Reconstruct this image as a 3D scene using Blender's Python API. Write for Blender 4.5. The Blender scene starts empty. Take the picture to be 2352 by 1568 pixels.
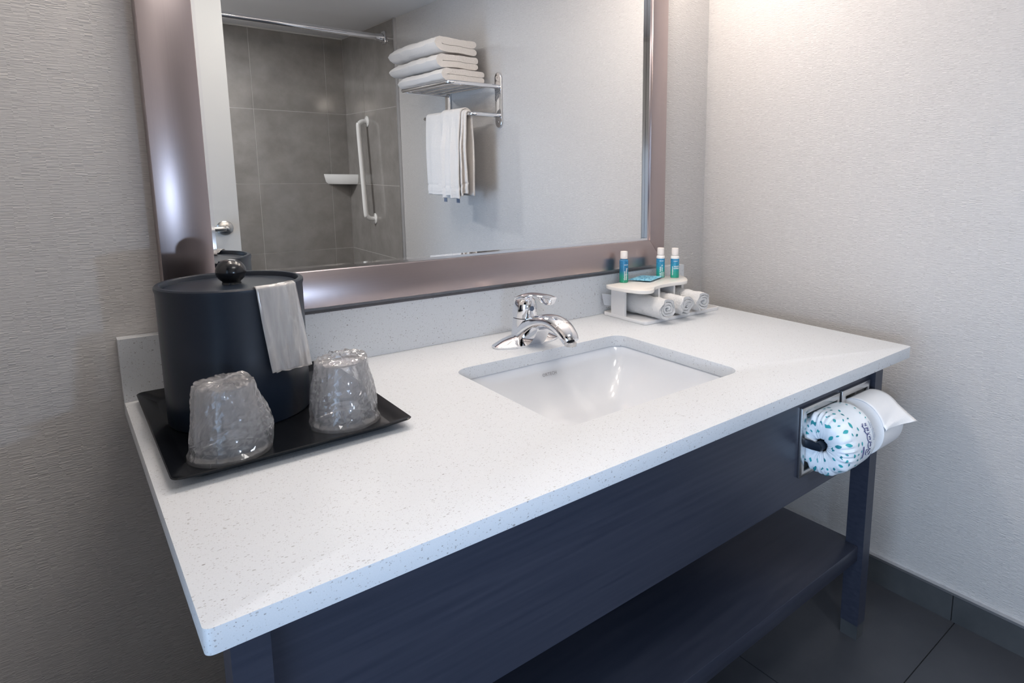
import bpy, bmesh, math, random
from math import sin, cos, pi, radians, sqrt, atan2, floor
from mathutils import Vector, Matrix, noise
random.seed(7)
SC = bpy.context.scene
COL = SC.collection

# ------------------------------------------------------------------ camera
CAM = Vector((-0.0572, -1.2326, 0.9991))
YAW, PITCH, ROLL = radians(42.3906), radians(-8.9078), radians(0.5699)
FPX, CX, CY = 1453.14, 1440.0, 620.31
fw = Vector((sin(YAW)*cos(PITCH), cos(YAW)*cos(PITCH), sin(PITCH)))
r0 = Vector((cos(YAW), -sin(YAW), 0)); u0 = r0.cross(fw)
rt = cos(ROLL)*r0 + sin(ROLL)*u0
up = -sin(ROLL)*r0 + cos(ROLL)*u0
cam = bpy.data.cameras.new('camera')
cam.sensor_fit = 'HORIZONTAL'; cam.sensor_width = 36.0
cam.lens = FPX*36.0/2352.0
cam.shift_x = (1176.0-CX)/2352.0
cam.shift_y = (CY-784.0)/2352.0
cam.clip_start = 0.02
camo = bpy.data.objects.new('camera', cam); COL.objects.link(camo)
M = Matrix((rt, up, -fw)).transposed().to_4x4(); M.translation = CAM
camo.matrix_world = M
SC.camera = camo

# ------------------------------------------------------------------ world, lights, exposure
wd = bpy.data.worlds.new('world'); SC.world = wd; wd.use_nodes = True
wd.node_tree.nodes['Background'].inputs[0].default_value = (0.75, 0.83, 1.0, 1)
wd.node_tree.nodes['Background'].inputs[1].default_value = 0.0
SC.view_settings.view_transform = 'Standard'
SC.view_settings.look = 'None'
SC.view_settings.gamma = 1.0
SC.view_settings.exposure = 0.0
try: SC.view_settings.use_curve_mapping = False
except Exception: pass

def lamp(name, kind, loc, energy, color, **kw):
    l = bpy.data.lights.new(name, kind); l.energy = energy; l.color = color
    for k, v in kw.items(): setattr(l, k, v)
    o = bpy.data.objects.new(name, l); COL.objects.link(o); o.location = loc
    return o
WARM = (1.0, 0.90, 0.80)
COOL = (0.54, 0.72, 1.0)
# the photographer's flash, held out to the right of and below the lens
FLASH = Vector((0.30, -1.24, 0.72))
fl = lamp('flash_light', 'SPOT', FLASH, 5.6, COOL, spot_size=radians(172), spot_blend=0.25, shadow_soft_size=0.012)
fl.rotation_euler = (fw - up*0.05).to_track_quat('-Z', 'Y').to_euler()
# unseen ceiling lamp added as general fill (its fixture is built below)
PANEL_FILL = lamp('ceiling_fill_light', 'AREA', (0.50, -1.15, 1.735), 4.0, (1.0, 0.97, 0.94), shape='RECTANGLE', size=0.5, size_y=0.3)
# unseen lamp added to brighten the shower, past the open door
BATH_FILL = lamp('bath_fill_light', 'AREA', (0.22, -2.50, 1.745), 17.0, (0.96, 0.97, 1.0), shape='DISK', size=0.14)
# unseen cool fill lamp added in the open doorway of the left wall
DOOR_FILL = lamp('doorway_fill', 'AREA', (-0.52, -1.18, 0.60), 6.6, (0.52, 0.72, 1.0), shape='RECTANGLE', size=1.1, size_y=0.76)
DOOR_FILL.rotation_euler = (0, -pi/2, 0); DOOR_FILL.data.spread = radians(122)

# ------------------------------------------------------------------ numbers of the place (metres)
W = 1.372          # right wall
XL = -0.42         # left wall
YF = -2.975        # front (shower) wall
ZC = 1.775         # ceiling
H = 0.6382; TH = 0.0237; D = 0.68; L = 1.2663; BS = 0.0996; BT = 0.024
ZT = H - TH
YG = -0.024        # mirror glass plane

# ------------------------------------------------------------------ helpers
OFF = {}
MATS = {}
def setp(o, label=None, cat=None, group=None, kind=None):
    if label: o['label'] = label
    if cat: o['category'] = cat
    if group: o['group'] = group
    if kind: o['kind'] = kind
    return o
def thing(name, loc, label, cat, group=None, kind=None):
    o = bpy.data.objects.new(name, None); COL.objects.link(o)
    o.empty_display_size = 0.05
    o.location = loc; OFF[o] = Vector(loc)
    return setp(o, label, cat, group, kind)
def link(name, me, mat, parent=None, smooth=True):
    o = bpy.data.objects.new(name, me); COL.objects.link(o)
    if mat is not None: me.materials.append(mat)
    off = Vector((0, 0, 0))
    if parent is not None:
        off = OFF[parent]; me.transform(Matrix.Translation(-off)); o.parent = parent
    else:
        # origin at the base centre of the mesh
        if len(me.vertices):
            xs = [v.co for v in me.vertices]
            lo = Vector((min(v.x for v in xs), min(v.y for v in xs), min(v.z for v in xs)))
            hi = Vector((max(v.x for v in xs), max(v.y for v in xs), max(v.z for v in xs)))
            off = Vector(((lo.x+hi.x)/2, (lo.y+hi.y)/2, lo.z))
            me.transform(Matrix.Translation(-off)); o.location = off
    OFF[o] = off
    if smooth:
        me.shade_smooth()
        try: me.set_sharp_from_angle(angle=radians(40))
        except Exception: pass
    return o
def bm_obj(name, bm, mat, parent=None, smooth=True, fix=True):
    if fix: bmesh.ops.recalc_face_normals(bm, faces=bm.faces)
    me = bpy.data.meshes.new(name); bm.to_mesh(me); bm.free()
    return link(name, me, mat, parent, smooth)
def pd_obj(name, v, f, mat, parent=None, smooth=True):
    me = bpy.data.meshes.new(name); me.from_pydata([tuple(p) for p in v], [], f); me.update()
    bm = bmesh.new(); bm.from_mesh(me)
    bmesh.ops.recalc_face_normals(bm, faces=bm.faces); bm.to_mesh(me); bm.free()
    return link(name, me, mat, parent, smooth)
def sharp_bevel(bm, off, seg=2, ang=40):
    es = [e for e in bm.edges if len(e.link_faces) == 2 and e.calc_face_angle(0) > radians(ang)]
    if es: bmesh.ops.bevel(bm, geom=es, offset=off, segments=seg, affect='EDGES', profile=0.5, clamp_overlap=True)
def add_box(bm, lo, hi):
    x0, y0, z0 = lo; x1, y1, z1 = hi
    vs = [bm.verts.new(p) for p in ((x0,y0,z0),(x1,y0,z0),(x1,y1,z0),(x0,y1,z0),(x0,y0,z1),(x1,y0,z1),(x1,y1,z1),(x0,y1,z1))]
    for f in ((0,3,2,1),(4,5,6,7),(0,1,5,4),(1,2,6,5),(2,3,7,6),(3,0,4,7)): bm.faces.new([vs[i] for i in f])
def box(name, lo, hi, mat, parent=None, bev=0.0, seg=2):
    bm = bmesh.new(); add_box(bm, lo, hi)
    if bev: sharp_bevel(bm, bev, seg)
    return bm_obj(name, bm, mat, parent)
def rrect(x0, x1, y0, y1, r, n=6):
    out = []
    for cx, cy, a in ((x1-r, y1-r, 0), (x0+r, y1-r, 90), (x0+r, y0+r, 180), (x1-r, y0+r, 270)):
        for i in range(n+1):
            t = radians(a + 90*i/n); out.append((cx+r*cos(t), cy+r*sin(t)))
    return out
def loft(rings, closed=True, cap0=False, cap1=False):
    n = len(rings[0]); v = [p for r in rings for p in r]; f = []
    for i in range(len(rings)-1):
        for j in range(n if closed else n-1):
            k = (j+1) % n
            f.append((i*n+j, i*n+k, (i+1)*n+k, (i+1)*n+j))
    if cap0: f.append(tuple(range(n))[::-1])
    if cap1: f.append(tuple(range((len(rings)-1)*n, len(rings)*n)))
    return v, f
def lathe(prof, c, n=48, axis='z', cap0=True, cap1=True, wob=None):
    rings = []
    for r, h in prof:
        ring = []
        for i in range(n):
            a = 2*pi*i/n; rr = r
            if wob: rr = wob(r, h, a)
            x, y = rr*cos(a), rr*sin(a)
            if axis == 'z': p = (c[0]+x, c[1]+y, c[2]+h)
            elif axis == 'x': p = (c[0]+h, c[1]+x, c[2]+y)
            else: p = (c[0]+x, c[1]+h, c[2]+y)
            ring.append(p)
        rings.append(ring)
    return loft(rings, True, cap0, cap1)
def frames(path):
    pts = [Vector(p) for p in path]; T = []
    for i in range(len(pts)):
        a = pts[max(0, i-1)]; b = pts[min(len(pts)-1, i+1)]; T.append((b-a).normalized())
    up_ = Vector((0, 0, 1)) if abs(T[0].z) < .9 else Vector((1, 0, 0))
    n = (up_ - T[0]*up_.dot(T[0])).normalized(); out = []
    for i, t in enumerate(T):
        n = (n - t*n.dot(t)).normalized(); out.append((pts[i], t, n, t.cross(n)))
    return out
def tube(path, rad, n=12, caps=True):
    """rad: number, list, or list of (r_up, r_side)"""
    rings = []
    fr = frames(path)
    for i, (p, t, a, b) in enumerate(fr):
        r = rad[i] if isinstance(rad, (list, tuple)) else rad
        ra, rb = r if isinstance(r, (list, tuple)) else (r, r)
        rings.append([p + a*(ra*cos(2*pi*k/n)) + b*(rb*sin(2*pi*k/n)) for k in range(n)])
    return loft(rings, True, caps, caps)
def smoothpath(pts, n=8):
    P = [Vector(p) for p in pts]; P = [2*P[0]-P[1]] + P + [2*P[-1]-P[-2]]; out = []
    for i in range(1, len(P)-2):
        for k in range(n):
            t = k/n; a, b, c, d = P[i-1], P[i], P[i+1], P[i+2]
            out.append(0.5*((2*b) + (-a+c)*t + (2*a-5*b+4*c-d)*t*t + (-a+3*b-3*c+d)*t**3))
    out.append(P[-2]); return out
def lerp_list(vals, n=8):
    out = []
    for i in range(len(vals)-1):
        for k in range(n):
            t = k/n; a, b = vals[i], vals[i+1]
            out.append(tuple(x+(y-x)*t for x, y in zip(a, b)) if isinstance(a, tuple) else a+(b-a)*t)
    out.append(vals[-1]); return out
def join_vf(*parts):
    v, f = [], []
    for a, b in parts:
        o = len(v); v += list(a); f += [tuple(i+o for i in q) for q in b]
    return v, f
def text_mesh(txt, size, align='CENTER', sx=1.0, bold=0.0, shear=0.0, sub=2):
    cu = bpy.data.curves.new('print', 'FONT'); cu.body = txt; cu.size = size
    cu.align_x = align; cu.align_y = 'CENTER'; cu.offset = bold; cu.shear = shear; cu.resolution_u = 2
    o = bpy.data.objects.new('print', cu); COL.objects.link(o)
    bpy.context.view_layer.update()
    me = bpy.data.meshes.new_from_object(o.evaluated_get(bpy.context.evaluated_depsgraph_get()))
    bpy.data.objects.remove(o); bpy.data.curves.remove(cu)
    v = [(p.co.x*sx, p.co.y) for p in me.vertices]; f = [tuple(q.vertices) for q in me.polygons]
    bpy.data.meshes.remove(me)
    return v, f

# ------------------------------------------------------------------ materials
class NT:
    def __init__(s, name):
        s.m = bpy.data.materials.new(name); s.m.use_nodes = True
        s.t = s.m.node_tree; s.n = s.t.nodes; s.b = s.n['Principled BSDF']; s.o = s.n['Material Output']
        MATS[name] = s.m
    def add(s, k, **kw):
        x = s.n.new(k)
        for a, b in kw.items(): setattr(x, a, b)
        return x
    def l(s, a, b): s.t.links.new(a, b)
    def val(s, sock, v):
        if hasattr(v, 'is_output') or isinstance(v, bpy.types.NodeSocket): s.l(v, sock)
        else: sock.default_value = v
    def math(s, op, a, b=0.0, c=None):
        x = s.add('ShaderNodeMath', operation=op); s.val(x.inputs[0], a); s.val(x.inputs[1], b)
        if c is not None: s.val(x.inputs[2], c)
        return x.outputs[0]
    def pos(s):
        g = s.add('ShaderNodeNewGeometry'); p = s.add('ShaderNodeSeparateXYZ'); s.l(g.outputs['Position'], p.inputs[0]); return g.outputs['Position'], p.outputs
    def comb(s, a, b, c):
        x = s.add('ShaderNodeCombineXYZ'); s.val(x.inputs[0], a); s.val(x.inputs[1], b); s.val(x.inputs[2], c); return x.outputs[0]
    def noise(s, vec, scale=5, detail=2, rough=0.5):
        x = s.add('ShaderNodeTexNoise'); 
        if vec is not None: s.l(vec, x.inputs['Vector'])
        x.inputs['Scale'].default_value = scale; x.inputs['Detail'].default_value = detail; x.inputs['Roughness'].default_value = rough
        return x.outputs[0]
    def ramp(s, f, stops):
        x = s.add('ShaderNodeValToRGB'); s.l(f, x.inputs[0]); e = x.color_ramp.elements
        while len(e) < len(stops): e.new(0.5)
        for i, (p, c) in enumerate(stops): e[i].position = p; e[i].color = (*c, 1)
        return x.outputs[0]
    def mix(s, f, a, b):
        x = s.add('ShaderNodeMix', data_type='RGBA'); s.val(x.inputs[0], f)
        for sock, v in ((x.inputs[6], a), (x.inputs[7], b)):
            if isinstance(v, tuple): sock.default_value = (*v, 1) if len(v) == 3 else v
            else: s.l(v, sock)
        return x.outputs[2]
    def bump(s, h, dist=0.001, strength=0.5):
        x = s.add('ShaderNodeBump'); s.l(h, x.inputs['Height']); x.inputs['Distance'].default_value = dist; x.inputs['Strength'].default_value = strength
        s.l(x.outputs[0], s.b.inputs['Normal']); return x.outputs[0]
    def base(s, c, rough=0.5, metal=0.0, spec=0.5, coat=0.0, sheen=0.0):
        if isinstance(c, tuple): s.b.inputs['Base Color'].default_value = (*c, 1)
        else: s.l(c, s.b.inputs['Base Color'])
        s.val(s.b.inputs['Roughness'], rough); s.b.inputs['Metallic'].default_value = metal
        s.b.inputs['Specular IOR Level'].default_value = spec; s.b.inputs['Coat Weight'].default_value = coat
        s.b.inputs['Sheen Weight'].default_value = sheen
        return s

def simple(name, c, rough=0.5, metal=0.0, spec=0.5, coat=0.0, bump=None, sheen=0.0):
    t = NT(name).base(c, rough, metal, spec, coat, sheen)
    if bump:
        p, _ = t.pos(); t.bump(t.noise(p, bump[0], 3), bump[1], bump[2])
    return t.m

def wallpaper(name, ax, c0, c1):
    t = NT(name); p, xyz = t.pos(); u = xyz[ax]; v = xyz[2]
    cw = 0.0135
    ci = t.math('FLOOR', t.math('DIVIDE', u, cw))
    wn = t.add('ShaderNodeTexWhiteNoise', noise_dimensions='1D'); t.l(ci, wn.inputs['W'])
    rows = t.math('FLOOR', t.math('ADD', t.math('DIVIDE', v, 0.016), t.math('MULTIPLY', wn.outputs[0], 7.0)))
    jit = t.add('ShaderNodeTexWhiteNoise', noise_dimensions='1D'); t.l(rows, jit.inputs['W'])
    ci2 = t.math('FLOOR', t.math('ADD', t.math('DIVIDE', u, cw), t.math('MULTIPLY', jit.outputs[0], 0.8)))
    hh = t.add('ShaderNodeTexWhiteNoise', noise_dimensions='2D'); t.l(t.comb(ci2, rows, 0.0), hh.inputs['Vector'])
    vec = t.comb(t.math('MULTIPLY', u, 45.0), t.math('MULTIPLY', v, 540.0), t.math('MULTIPLY', hh.outputs[0], 60.0))
    n = t.noise(vec, 1.0, 1.5, 0.5)
    # stronger relief in some blocks than in others
    amp = t.math('ADD', 0.35, t.math('MULTIPLY', hh.outputs[0], 0.65))
    h = t.math('MULTIPLY', t.math('SUBTRACT', n, 0.5), amp)
    h2 = t.math('ADD', h, t.math('MULTIPLY', hh.outputs[0], 0.10))
    col = t.mix(t.math('ADD', 0.5, t.math('MULTIPLY', h, 1.6)), c0, c1)
    t.base(col, 0.48, 0, 0.5)
    t.bump(h2, 0.0030, 0.62)
    return t.m
wallpaper('paper_back', 0, (0.46, 0.445, 0.435), (0.64, 0.62, 0.605))
wallpaper('paper_right', 1, (0.46, 0.445, 0.435), (0.64, 0.62, 0.605))

def quartz(name):
    t = NT(name); p, _ = t.pos()
    col = None
    base = t.ramp(t.noise(p, 900, 2), [(0.3, (0.635, 0.66, 0.69)), (0.7, (0.675, 0.70, 0.73))])
    for sc, thr, rad, c in ((400, 0.83, 0.27, (0.27, 0.26, 0.26)), (240, 0.925, 0.24, (0.24, 0.23, 0.23)), (640, 0.76, 0.30, (0.40, 0.39, 0.39))):
        vo = t.add('ShaderNodeTexVoronoi', feature='F1'); vo.inputs['Scale'].default_value = sc
        mp = t.add('ShaderNodeMapping'); mp.inputs['Scale'].default_value = (0.75, 1.15, 1.0); mp.inputs['Rotation'].default_value = (0, 0, sc*0.01)
        t.l(p, mp.inputs[0]); t.l(mp.outputs[0], vo.inputs['Vector'])
        cs = t.add('ShaderNodeSeparateColor'); t.l(vo.outputs['Color'], cs.inputs[0])
        pick = t.math('GREATER_THAN', cs.outputs[0], thr)
        dot = t.math('LESS_THAN', vo.outputs['Distance'], t.math('MULTIPLY', rad, t.math('ADD', 0.45, cs.outputs[1])))
        base = t.mix(t.math('MULTIPLY', pick, t.math('MULTIPLY', dot, t.math('ADD', 0.35, t.math('MULTIPLY', cs.outputs[2], 0.5)))), base, c)
    t.base(base, 0.36, 0, 0.35)
    return t.m
quartz('quartz')

def darkwood(name):
    t = NT(name); p, xyz = t.pos()
    g = t.noise(t.comb(t.math('MULTIPLY', xyz[0], 6), t.math('MULTIPLY', xyz[1], 60), t.math('MULTIPLY', xyz[2], 160)), 1.0, 3)
    t.base(t.ramp(g, [(0.3, (0.026, 0.031, 0.050)), (0.7, (0.038, 0.043, 0.064))]), 0.34, 0, 0.5)
    t.bump(g, 0.0004, 0.15); return t.m
darkwood('espresso')
def stone(name, a, b, rough, sc=9):
    t = NT(name); p, _ = t.pos()
    n = t.noise(p, sc, 6, 0.62)
    t.base(t.ramp(n, [(0.3, a), (0.72, b)]), rough, 0, 0.5)
    t.bump(t.noise(p, 140, 3), 0.0006, 0.12); return t.m
stone('shower_tile', (0.225, 0.210, 0.194), (0.310, 0.292, 0.275), 0.09)
stone('floor_tile', (0.038, 0.041, 0.050), (0.058, 0.062, 0.072), 0.42, 5)
stone('base_tile', (0.050, 0.055, 0.060), (0.085, 0.090, 0.095), 0.40, 8)
simple('grout', (0.50, 0.48, 0.45), 0.8)
simple('floor_grout', (0.035, 0.035, 0.037), 0.8)
simple('ceiling_paint', (0.84, 0.84, 0.85), 0.8, bump=(300, 0.0004, 0.2))
simple('wall_paint', (0.55, 0.53, 0.51), 0.75)
simple('door_paint', (0.52, 0.515, 0.50), 0.42, bump=(400, 0.0002, 0.15))
simple('chrome', (0.88, 0.88, 0.90), 0.045, 1.0)
simple('chrome_soft', (0.70, 0.69, 0.68), 0.22, 1.0)
simple('satin_steel', (0.55, 0.53, 0.50), 0.32, 1.0)
simple('trim_metal', (0.62, 0.62, 0.63), 0.3, 0.9)
simple('mirror_glass', (0.93, 0.94, 0.94), 0.0, 1.0)
simple('ceramic', (0.68, 0.705, 0.745), 0.10, 0, 0.5, 0.4)
simple('ceramic_print', (0.28, 0.28, 0.30), 0.4)
simple('white_bar', (0.80, 0.79, 0.77), 0.25)
simple('black_plastic', (0.010, 0.016, 0.028), 0.36, 0, 0.35, bump=(900, 0.0002, 0.25))
simple('black_gloss', (0.010, 0.011, 0.014), 0.2)
simple('tray_plastic', (0.006, 0.007, 0.009), 0.26, 0, 0.22, bump=(700, 0.0002, 0.2))
simple('dark_gap', (0.02, 0.02, 0.022), 0.7)
simple('acrylic', (0.80, 0.77, 0.73), 0.16, 0, 0.5)
simple('acrylic_side', (0.74, 0.73, 0.73), 0.14, 0, 0.5)
simple('cap_plastic', (0.86, 0.80, 0.76), 0.35)
simple('bottle_white', (0.84, 0.82, 0.80), 0.3)
simple('print_white', (0.88, 0.90, 0.90), 0.5)
simple('print_navy', (0.035, 0.035, 0.22), 0.5)
simple('print_blue', (0.03, 0.10, 0.30), 0.5)
simple('print_teal', (0.03, 0.36, 0.40), 0.5)
simple('print_teal_dark', (0.015, 0.24, 0.29), 0.5)
simple('index_dot', (0.10, 0.13, 0.19), 0.3)
simple('care_tag', (0.50, 0.53, 0.57), 0.5)
simple('tag_dark', (0.13, 0.16, 0.22), 0.5)
def frame_metal(name, ax):
    t = NT(name); p, xyz = t.pos()
    s3 = [14, 14, 14]; s3[ax] = 1.2
    s3 = [x*110 if i != ax else x for i, x in enumerate(s3)]
    g = t.noise(t.comb(*[t.math('MULTIPLY', xyz[i], float(s3[i])) for i in range(3)]), 1.0, 3)
    t.base(t.ramp(g, [(0.25, (0.445, 0.378, 0.373)), (0.75, (0.465, 0.395, 0.39))]), t.math('ADD', 0.27, t.math('MULTIPLY', g, 0.04)), 1.0)
    return t.m
frame_metal('frame_h', 0); frame_metal('frame_v', 2)
def towel_mat(name, c, bs=520):
    t = NT(name); p, _ = t.pos()
    n = t.noise(p, bs, 2, 0.8); n2 = t.noise(p, 110, 2)
    t.base(c, 0.9, 0, 0.2, sheen=0.25)
    t.bump(t.math('ADD', n, t.math('MULTIPLY', n2, 0.6)), 0.006, 0.75); return t.m
towel_mat('terry', (0.86, 0.855, 0.85)); towel_mat('terry_far', (0.88, 0.83, 0.79), 420)
def film(name, dens, diffc, sc, st, ridge=0.5, zs=1.0, rw=0.03):
    """thin clear plastic: mostly clear, a little milky, whiter along its creases, with glints"""
    t = NT(name); p, xyz = t.pos()
    vec = t.comb(xyz[0], xyz[1], t.math('MULTIPLY', xyz[2], zs))
    n = t.noise(vec, sc, 1.5, 0.5); n1 = t.noise(vec, sc*0.4, 1); n2 = t.noise(vec, sc*0.75, 1.5)
    bp = t.add('ShaderNodeBump'); t.l(t.math('ADD', n, n1), bp.inputs['Height']); bp.inputs['Distance'].default_value = 0.006; bp.inputs['Strength'].default_value = st
    def soft(x, c, w): return t.math('POWER', t.math('MAXIMUM', t.math('SUBTRACT', 1.0, t.math('DIVIDE', t.math('ABSOLUTE', t.math('SUBTRACT', x, c)), w)), 0.0), 2.0)
    r1 = soft(n, 0.5, rw); r2 = soft(n2, 0.45, rw*0.7)
    rd_ = t.math('MULTIPLY', t.math('MAXIMUM', r1, r2), t.math('MULTIPLY', ridge, t.noise(vec, sc*0.6, 1)))
    tr = t.add('ShaderNodeBsdfTransparent'); tr.inputs[0].default_value = (0.975, 0.975, 0.98, 1)
    df = t.add('ShaderNodeBsdfDiffuse'); df.inputs[0].default_value = (*diffc, 1)
    tl = t.add('ShaderNodeBsdfTranslucent'); tl.inputs[0].default_value = (*diffc, 1)
    dd = t.add('ShaderNodeMixShader'); dd.inputs[0].default_value = 0.45; t.l(df.outputs[0], dd.inputs[1]); t.l(tl.outputs[0], dd.inputs[2])
    gl = t.add('ShaderNodeBsdfGlossy'); gl.inputs['Roughness'].default_value = 0.07; gl.inputs[0].default_value = (1, 1, 1, 1)
    for q in (df, gl): t.l(bp.outputs[0], q.inputs['Normal'])
    fr = t.add('ShaderNodeFresnel'); fr.inputs[0].default_value = 1.5; t.l(bp.outputs[0], fr.inputs['Normal'])
    m1 = t.add('ShaderNodeMixShader'); t.val(m1.inputs[0], t.math('MINIMUM', t.math('ADD', t.math('MULTIPLY', dens, t.math('ADD', 0.5, n1)), rd_), 0.95))
    t.l(tr.outputs[0], m1.inputs[1]); t.l(dd.outputs[0], m1.inputs[2])
    m2 = t.add('ShaderNodeMixShader'); t.val(m2.inputs[0], t.math('MINIMUM', t.math('MULTIPLY', fr.outputs[0], 1.4), 0.8))
    t.l(m1.outputs[0], m2.inputs[1]); t.l(gl.outputs[0], m2.inputs[2])
    t.l(m2.outputs[0], t.o.inputs['Surface'])
    return t.m
film('cup_plastic', 0.18, (0.92, 0.91, 0.92), 120, 0.06, 0.0)
film('wrap_film', 0.20, (0.95, 0.93, 0.93), 70, 0.22, 0.10, 0.45, 0.06)
film('bag_film', 0.46, (0.80, 0.78, 0.77), 60, 0.30, 0.22, 0.14, 0.09)
def gradient(name, z0, z1, stops, rough=0.3, flecks=True):
    t = NT(name); p, xyz = t.pos()
    f = t.math('DIVIDE', t.math('SUBTRACT', xyz[2], z0), z1-z0)
    c = t.ramp(f, stops)
    if flecks:
        n = t.noise(p, 420, 2)
        c = t.mix(t.math('MULTIPLY', t.math('GREATER_THAN', n, 0.62), t.math('GREATER_THAN', f, 0.55)), c, (0.02, 0.10, 0.24))
    t.base(c, rough); return t.m
def paper(name, c, sc, st):
    t = NT(name); p, _ = t.pos(); t.base(c, 0.75, 0, 0.25); t.bump(t.noise(p, sc, 3), 0.002, st); return t.m
paper('tissue', (0.84, 0.85, 0.87), 500, 0.15)
paper('wrapper', (0.78, 0.84, 0.90), 90, 0.35)
def sachet(name):
    t = NT(name); p, _ = t.pos()
    n = t.noise(p, 230, 4, 0.6); n2 = t.noise(p, 90, 2)
    c = t.ramp(n, [(0.35, (0.05, 0.19, 0.36)), (0.47, (0.18, 0.50, 0.68)), (0.6, (0.30, 0.62, 0.76))])
    t.base(c, 0.25); t.bump(n2, 0.004, 0.4); return t.m
sachet('sachet_foil')
def emit(name, c, s):
    t = NT(name); e = t.add('ShaderNodeEmission'); e.inputs[0].default_value = (*c, 1); e.inputs[1].default_value = s
    t.l(e.outputs[0], t.o.inputs['Surface']); return t.m
emit('shade_glow', (1.0, 0.885, 0.78), 58.0)
emit('fill_glow', (1.0, 0.95, 0.90), 3.0)  # glow of the two added fill fixtures
m = MATS

# ------------------------------------------------------------------ the setting
def struct(o): o['kind'] = 'structure'; return o
wall_back = struct(box('wall_back', (XL, 0, 0), (W, 0.08, ZC), m['paper_back']))
wall_right = struct(box('wall_right', (W, YF-0.08, 0), (W+0.08, 0.08, ZC), m['paper_right']))
bm = bmesh.new(); DY0, DY1, DZ = -1.58, -0.78, 1.70
for lo, hi in (((XL-0.08, YF-0.08, 0), (XL, DY0, ZC)), ((XL-0.08, DY1, 0), (XL, 0.08, ZC)), ((XL-0.08, DY0, DZ), (XL, DY1, ZC))): add_box(bm, lo, hi)
wall_left = struct(bm_obj('wall_left', bm, m['paper_right']))
wall_front = struct(box('wall_front', (XL, YF-0.08, 0), (W, YF, ZC), m['wall_paint']))
ceiling = struct(box('ceiling', (XL-0.08, YF-0.08, ZC), (W+0.08, 0.08, ZC+0.06), m['ceiling_paint']))
floor_o = struct(box('floor', (XL-0.08, YF-0.08, -0.06), (W+0.08, 0.08, -0.004), m['floor_grout']))
def shared_tile(name, dims, bev, mat):
    bm = bmesh.new(); add_box(bm, (-dims[0]/2, -dims[1]/2, -dims[2]/2), (dims[0]/2, dims[1]/2, dims[2]/2)); sharp_bevel(bm, bev, 1)
    me = bpy.data.meshes.new(name); bm.to_mesh(me); bm.free(); me.materials.append(mat); return me
TILES = {}
def place_tile(parent, lo, hi, mat, bev=0.0012):
    dims = tuple(round(b-a, 4) for a, b in zip(lo, hi)); key = (dims, mat.name)
    if key not in TILES: TILES[key] = shared_tile('tile', dims, bev, mat)
    o = bpy.data.objects.new('tile', TILES[key]); COL.objects.link(o); o.parent = parent
    o.location = Vector([(a+b)/2 for a, b in zip(lo, hi)]) - OFF[parent]; OFF[o] = Vector([(a+b)/2 for a, b in zip(lo, hi)])
    return o
TS = 0.45; g = 0.0012
xe = [XL] + [0.92 + TS*k for k in range(-2, 1)] + [W]
xe = sorted(set([round(x, 4) for x in xe if XL <= x <= W]))
ye = [0.0, -0.335, -0.785, -1.235, -1.685, -2.135]
for i in range(len(xe)-1):
    for j in range(len(ye)-1):
        place_tile(floor_o, (xe[i]+g, ye[j+1]+g, -0.006), (xe[i+1]-g, ye[j]-g, 0.0), m['floor_tile'], 0.001)
# shower wall tiles (seen in the mirror): far wall and the end of the right wall
g = 0.0013; YT = YF + 0.012
xs = [W-0.012, 1.252, 0.853, 0.454, 0.055, -0.344]; zs = [0.0, 0.095, 0.500, 0.906, 1.326, ZC-0.004]
box('grout', (XL+0.001, YF+0.0002, 0), (W-0.001, YF+0.0114, ZC-0.001), m['grout'], wall_front)
for i in range(len(xs)-1):
    for k in range(len(zs)-1):
        place_tile(wall_front, (xs[i+1]+g, YF+0.0112, zs[k]+g), (xs[i]-g, YT+0.0002, zs[k+1]-g), m['shower_tile'], 0.0004)
YE = -2.195
box('grout', (W-0.0114, YT, 0), (W-0.0002, YE, ZC-0.001), m['grout'], wall_right)
ys = [YT+0.001, -2.652, YE]
for i in range(2):
    for k in range(len(zs)-1):
        place_tile(wall_right, (W-0.0122, ys[i]+g, zs[k]+g), (W-0.0112, ys[i+1]-g, zs[k+1]-g), m['shower_tile'], 0.0004)
struct(box('trim_1', (W-0.014, YE-0.001, 0), (W, YE+0.009, ZC-0.001), m['trim_metal'], None, 0.002))
struct(box('trim_2', (XL, YT-0.002, ZC-0.008), (W-0.012, YT+0.006, ZC), m['door_paint'], None, 0.002))
# tiled baseboards with a metal edge strip
bb = struct(thing('baseboard_right', (W-0.01, -1.0, 0), None, None)); bb['label'] = 'dark grey tile baseboard along the right wall'
yb = [-0.012, -0.335, -0.777, -1.22, -1.67, -2.12]
for i in range(len(yb)-1): place_tile(bb, (W-0.010, yb[i+1]+g, 0.0), (W-0.0005, yb[i]-g, 0.064), m['base_tile'])
box('edge_strip', (W-0.011, -2.12, 0.0642), (W-0.0005, -0.012, 0.070), m['trim_metal'], bb, 0.0015)
bb2 = struct(thing('baseboard_back', (0.5, -0.006, 0), None, None))
xb = [XL+0.001, 0.02, 0.47, 0.92, W-0.012]
for i in range(len(xb)-1): place_tile(bb2, (xb[i]+g, -0.0100, 0.0), (xb[i+1]-g, -0.0005, 0.064), m['base_tile'])
box('edge_strip', (XL+0.001, -0.011, 0.0642), (W-0.012, -0.0005, 0.070), m['trim_metal'], bb2, 0.0015)

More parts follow.
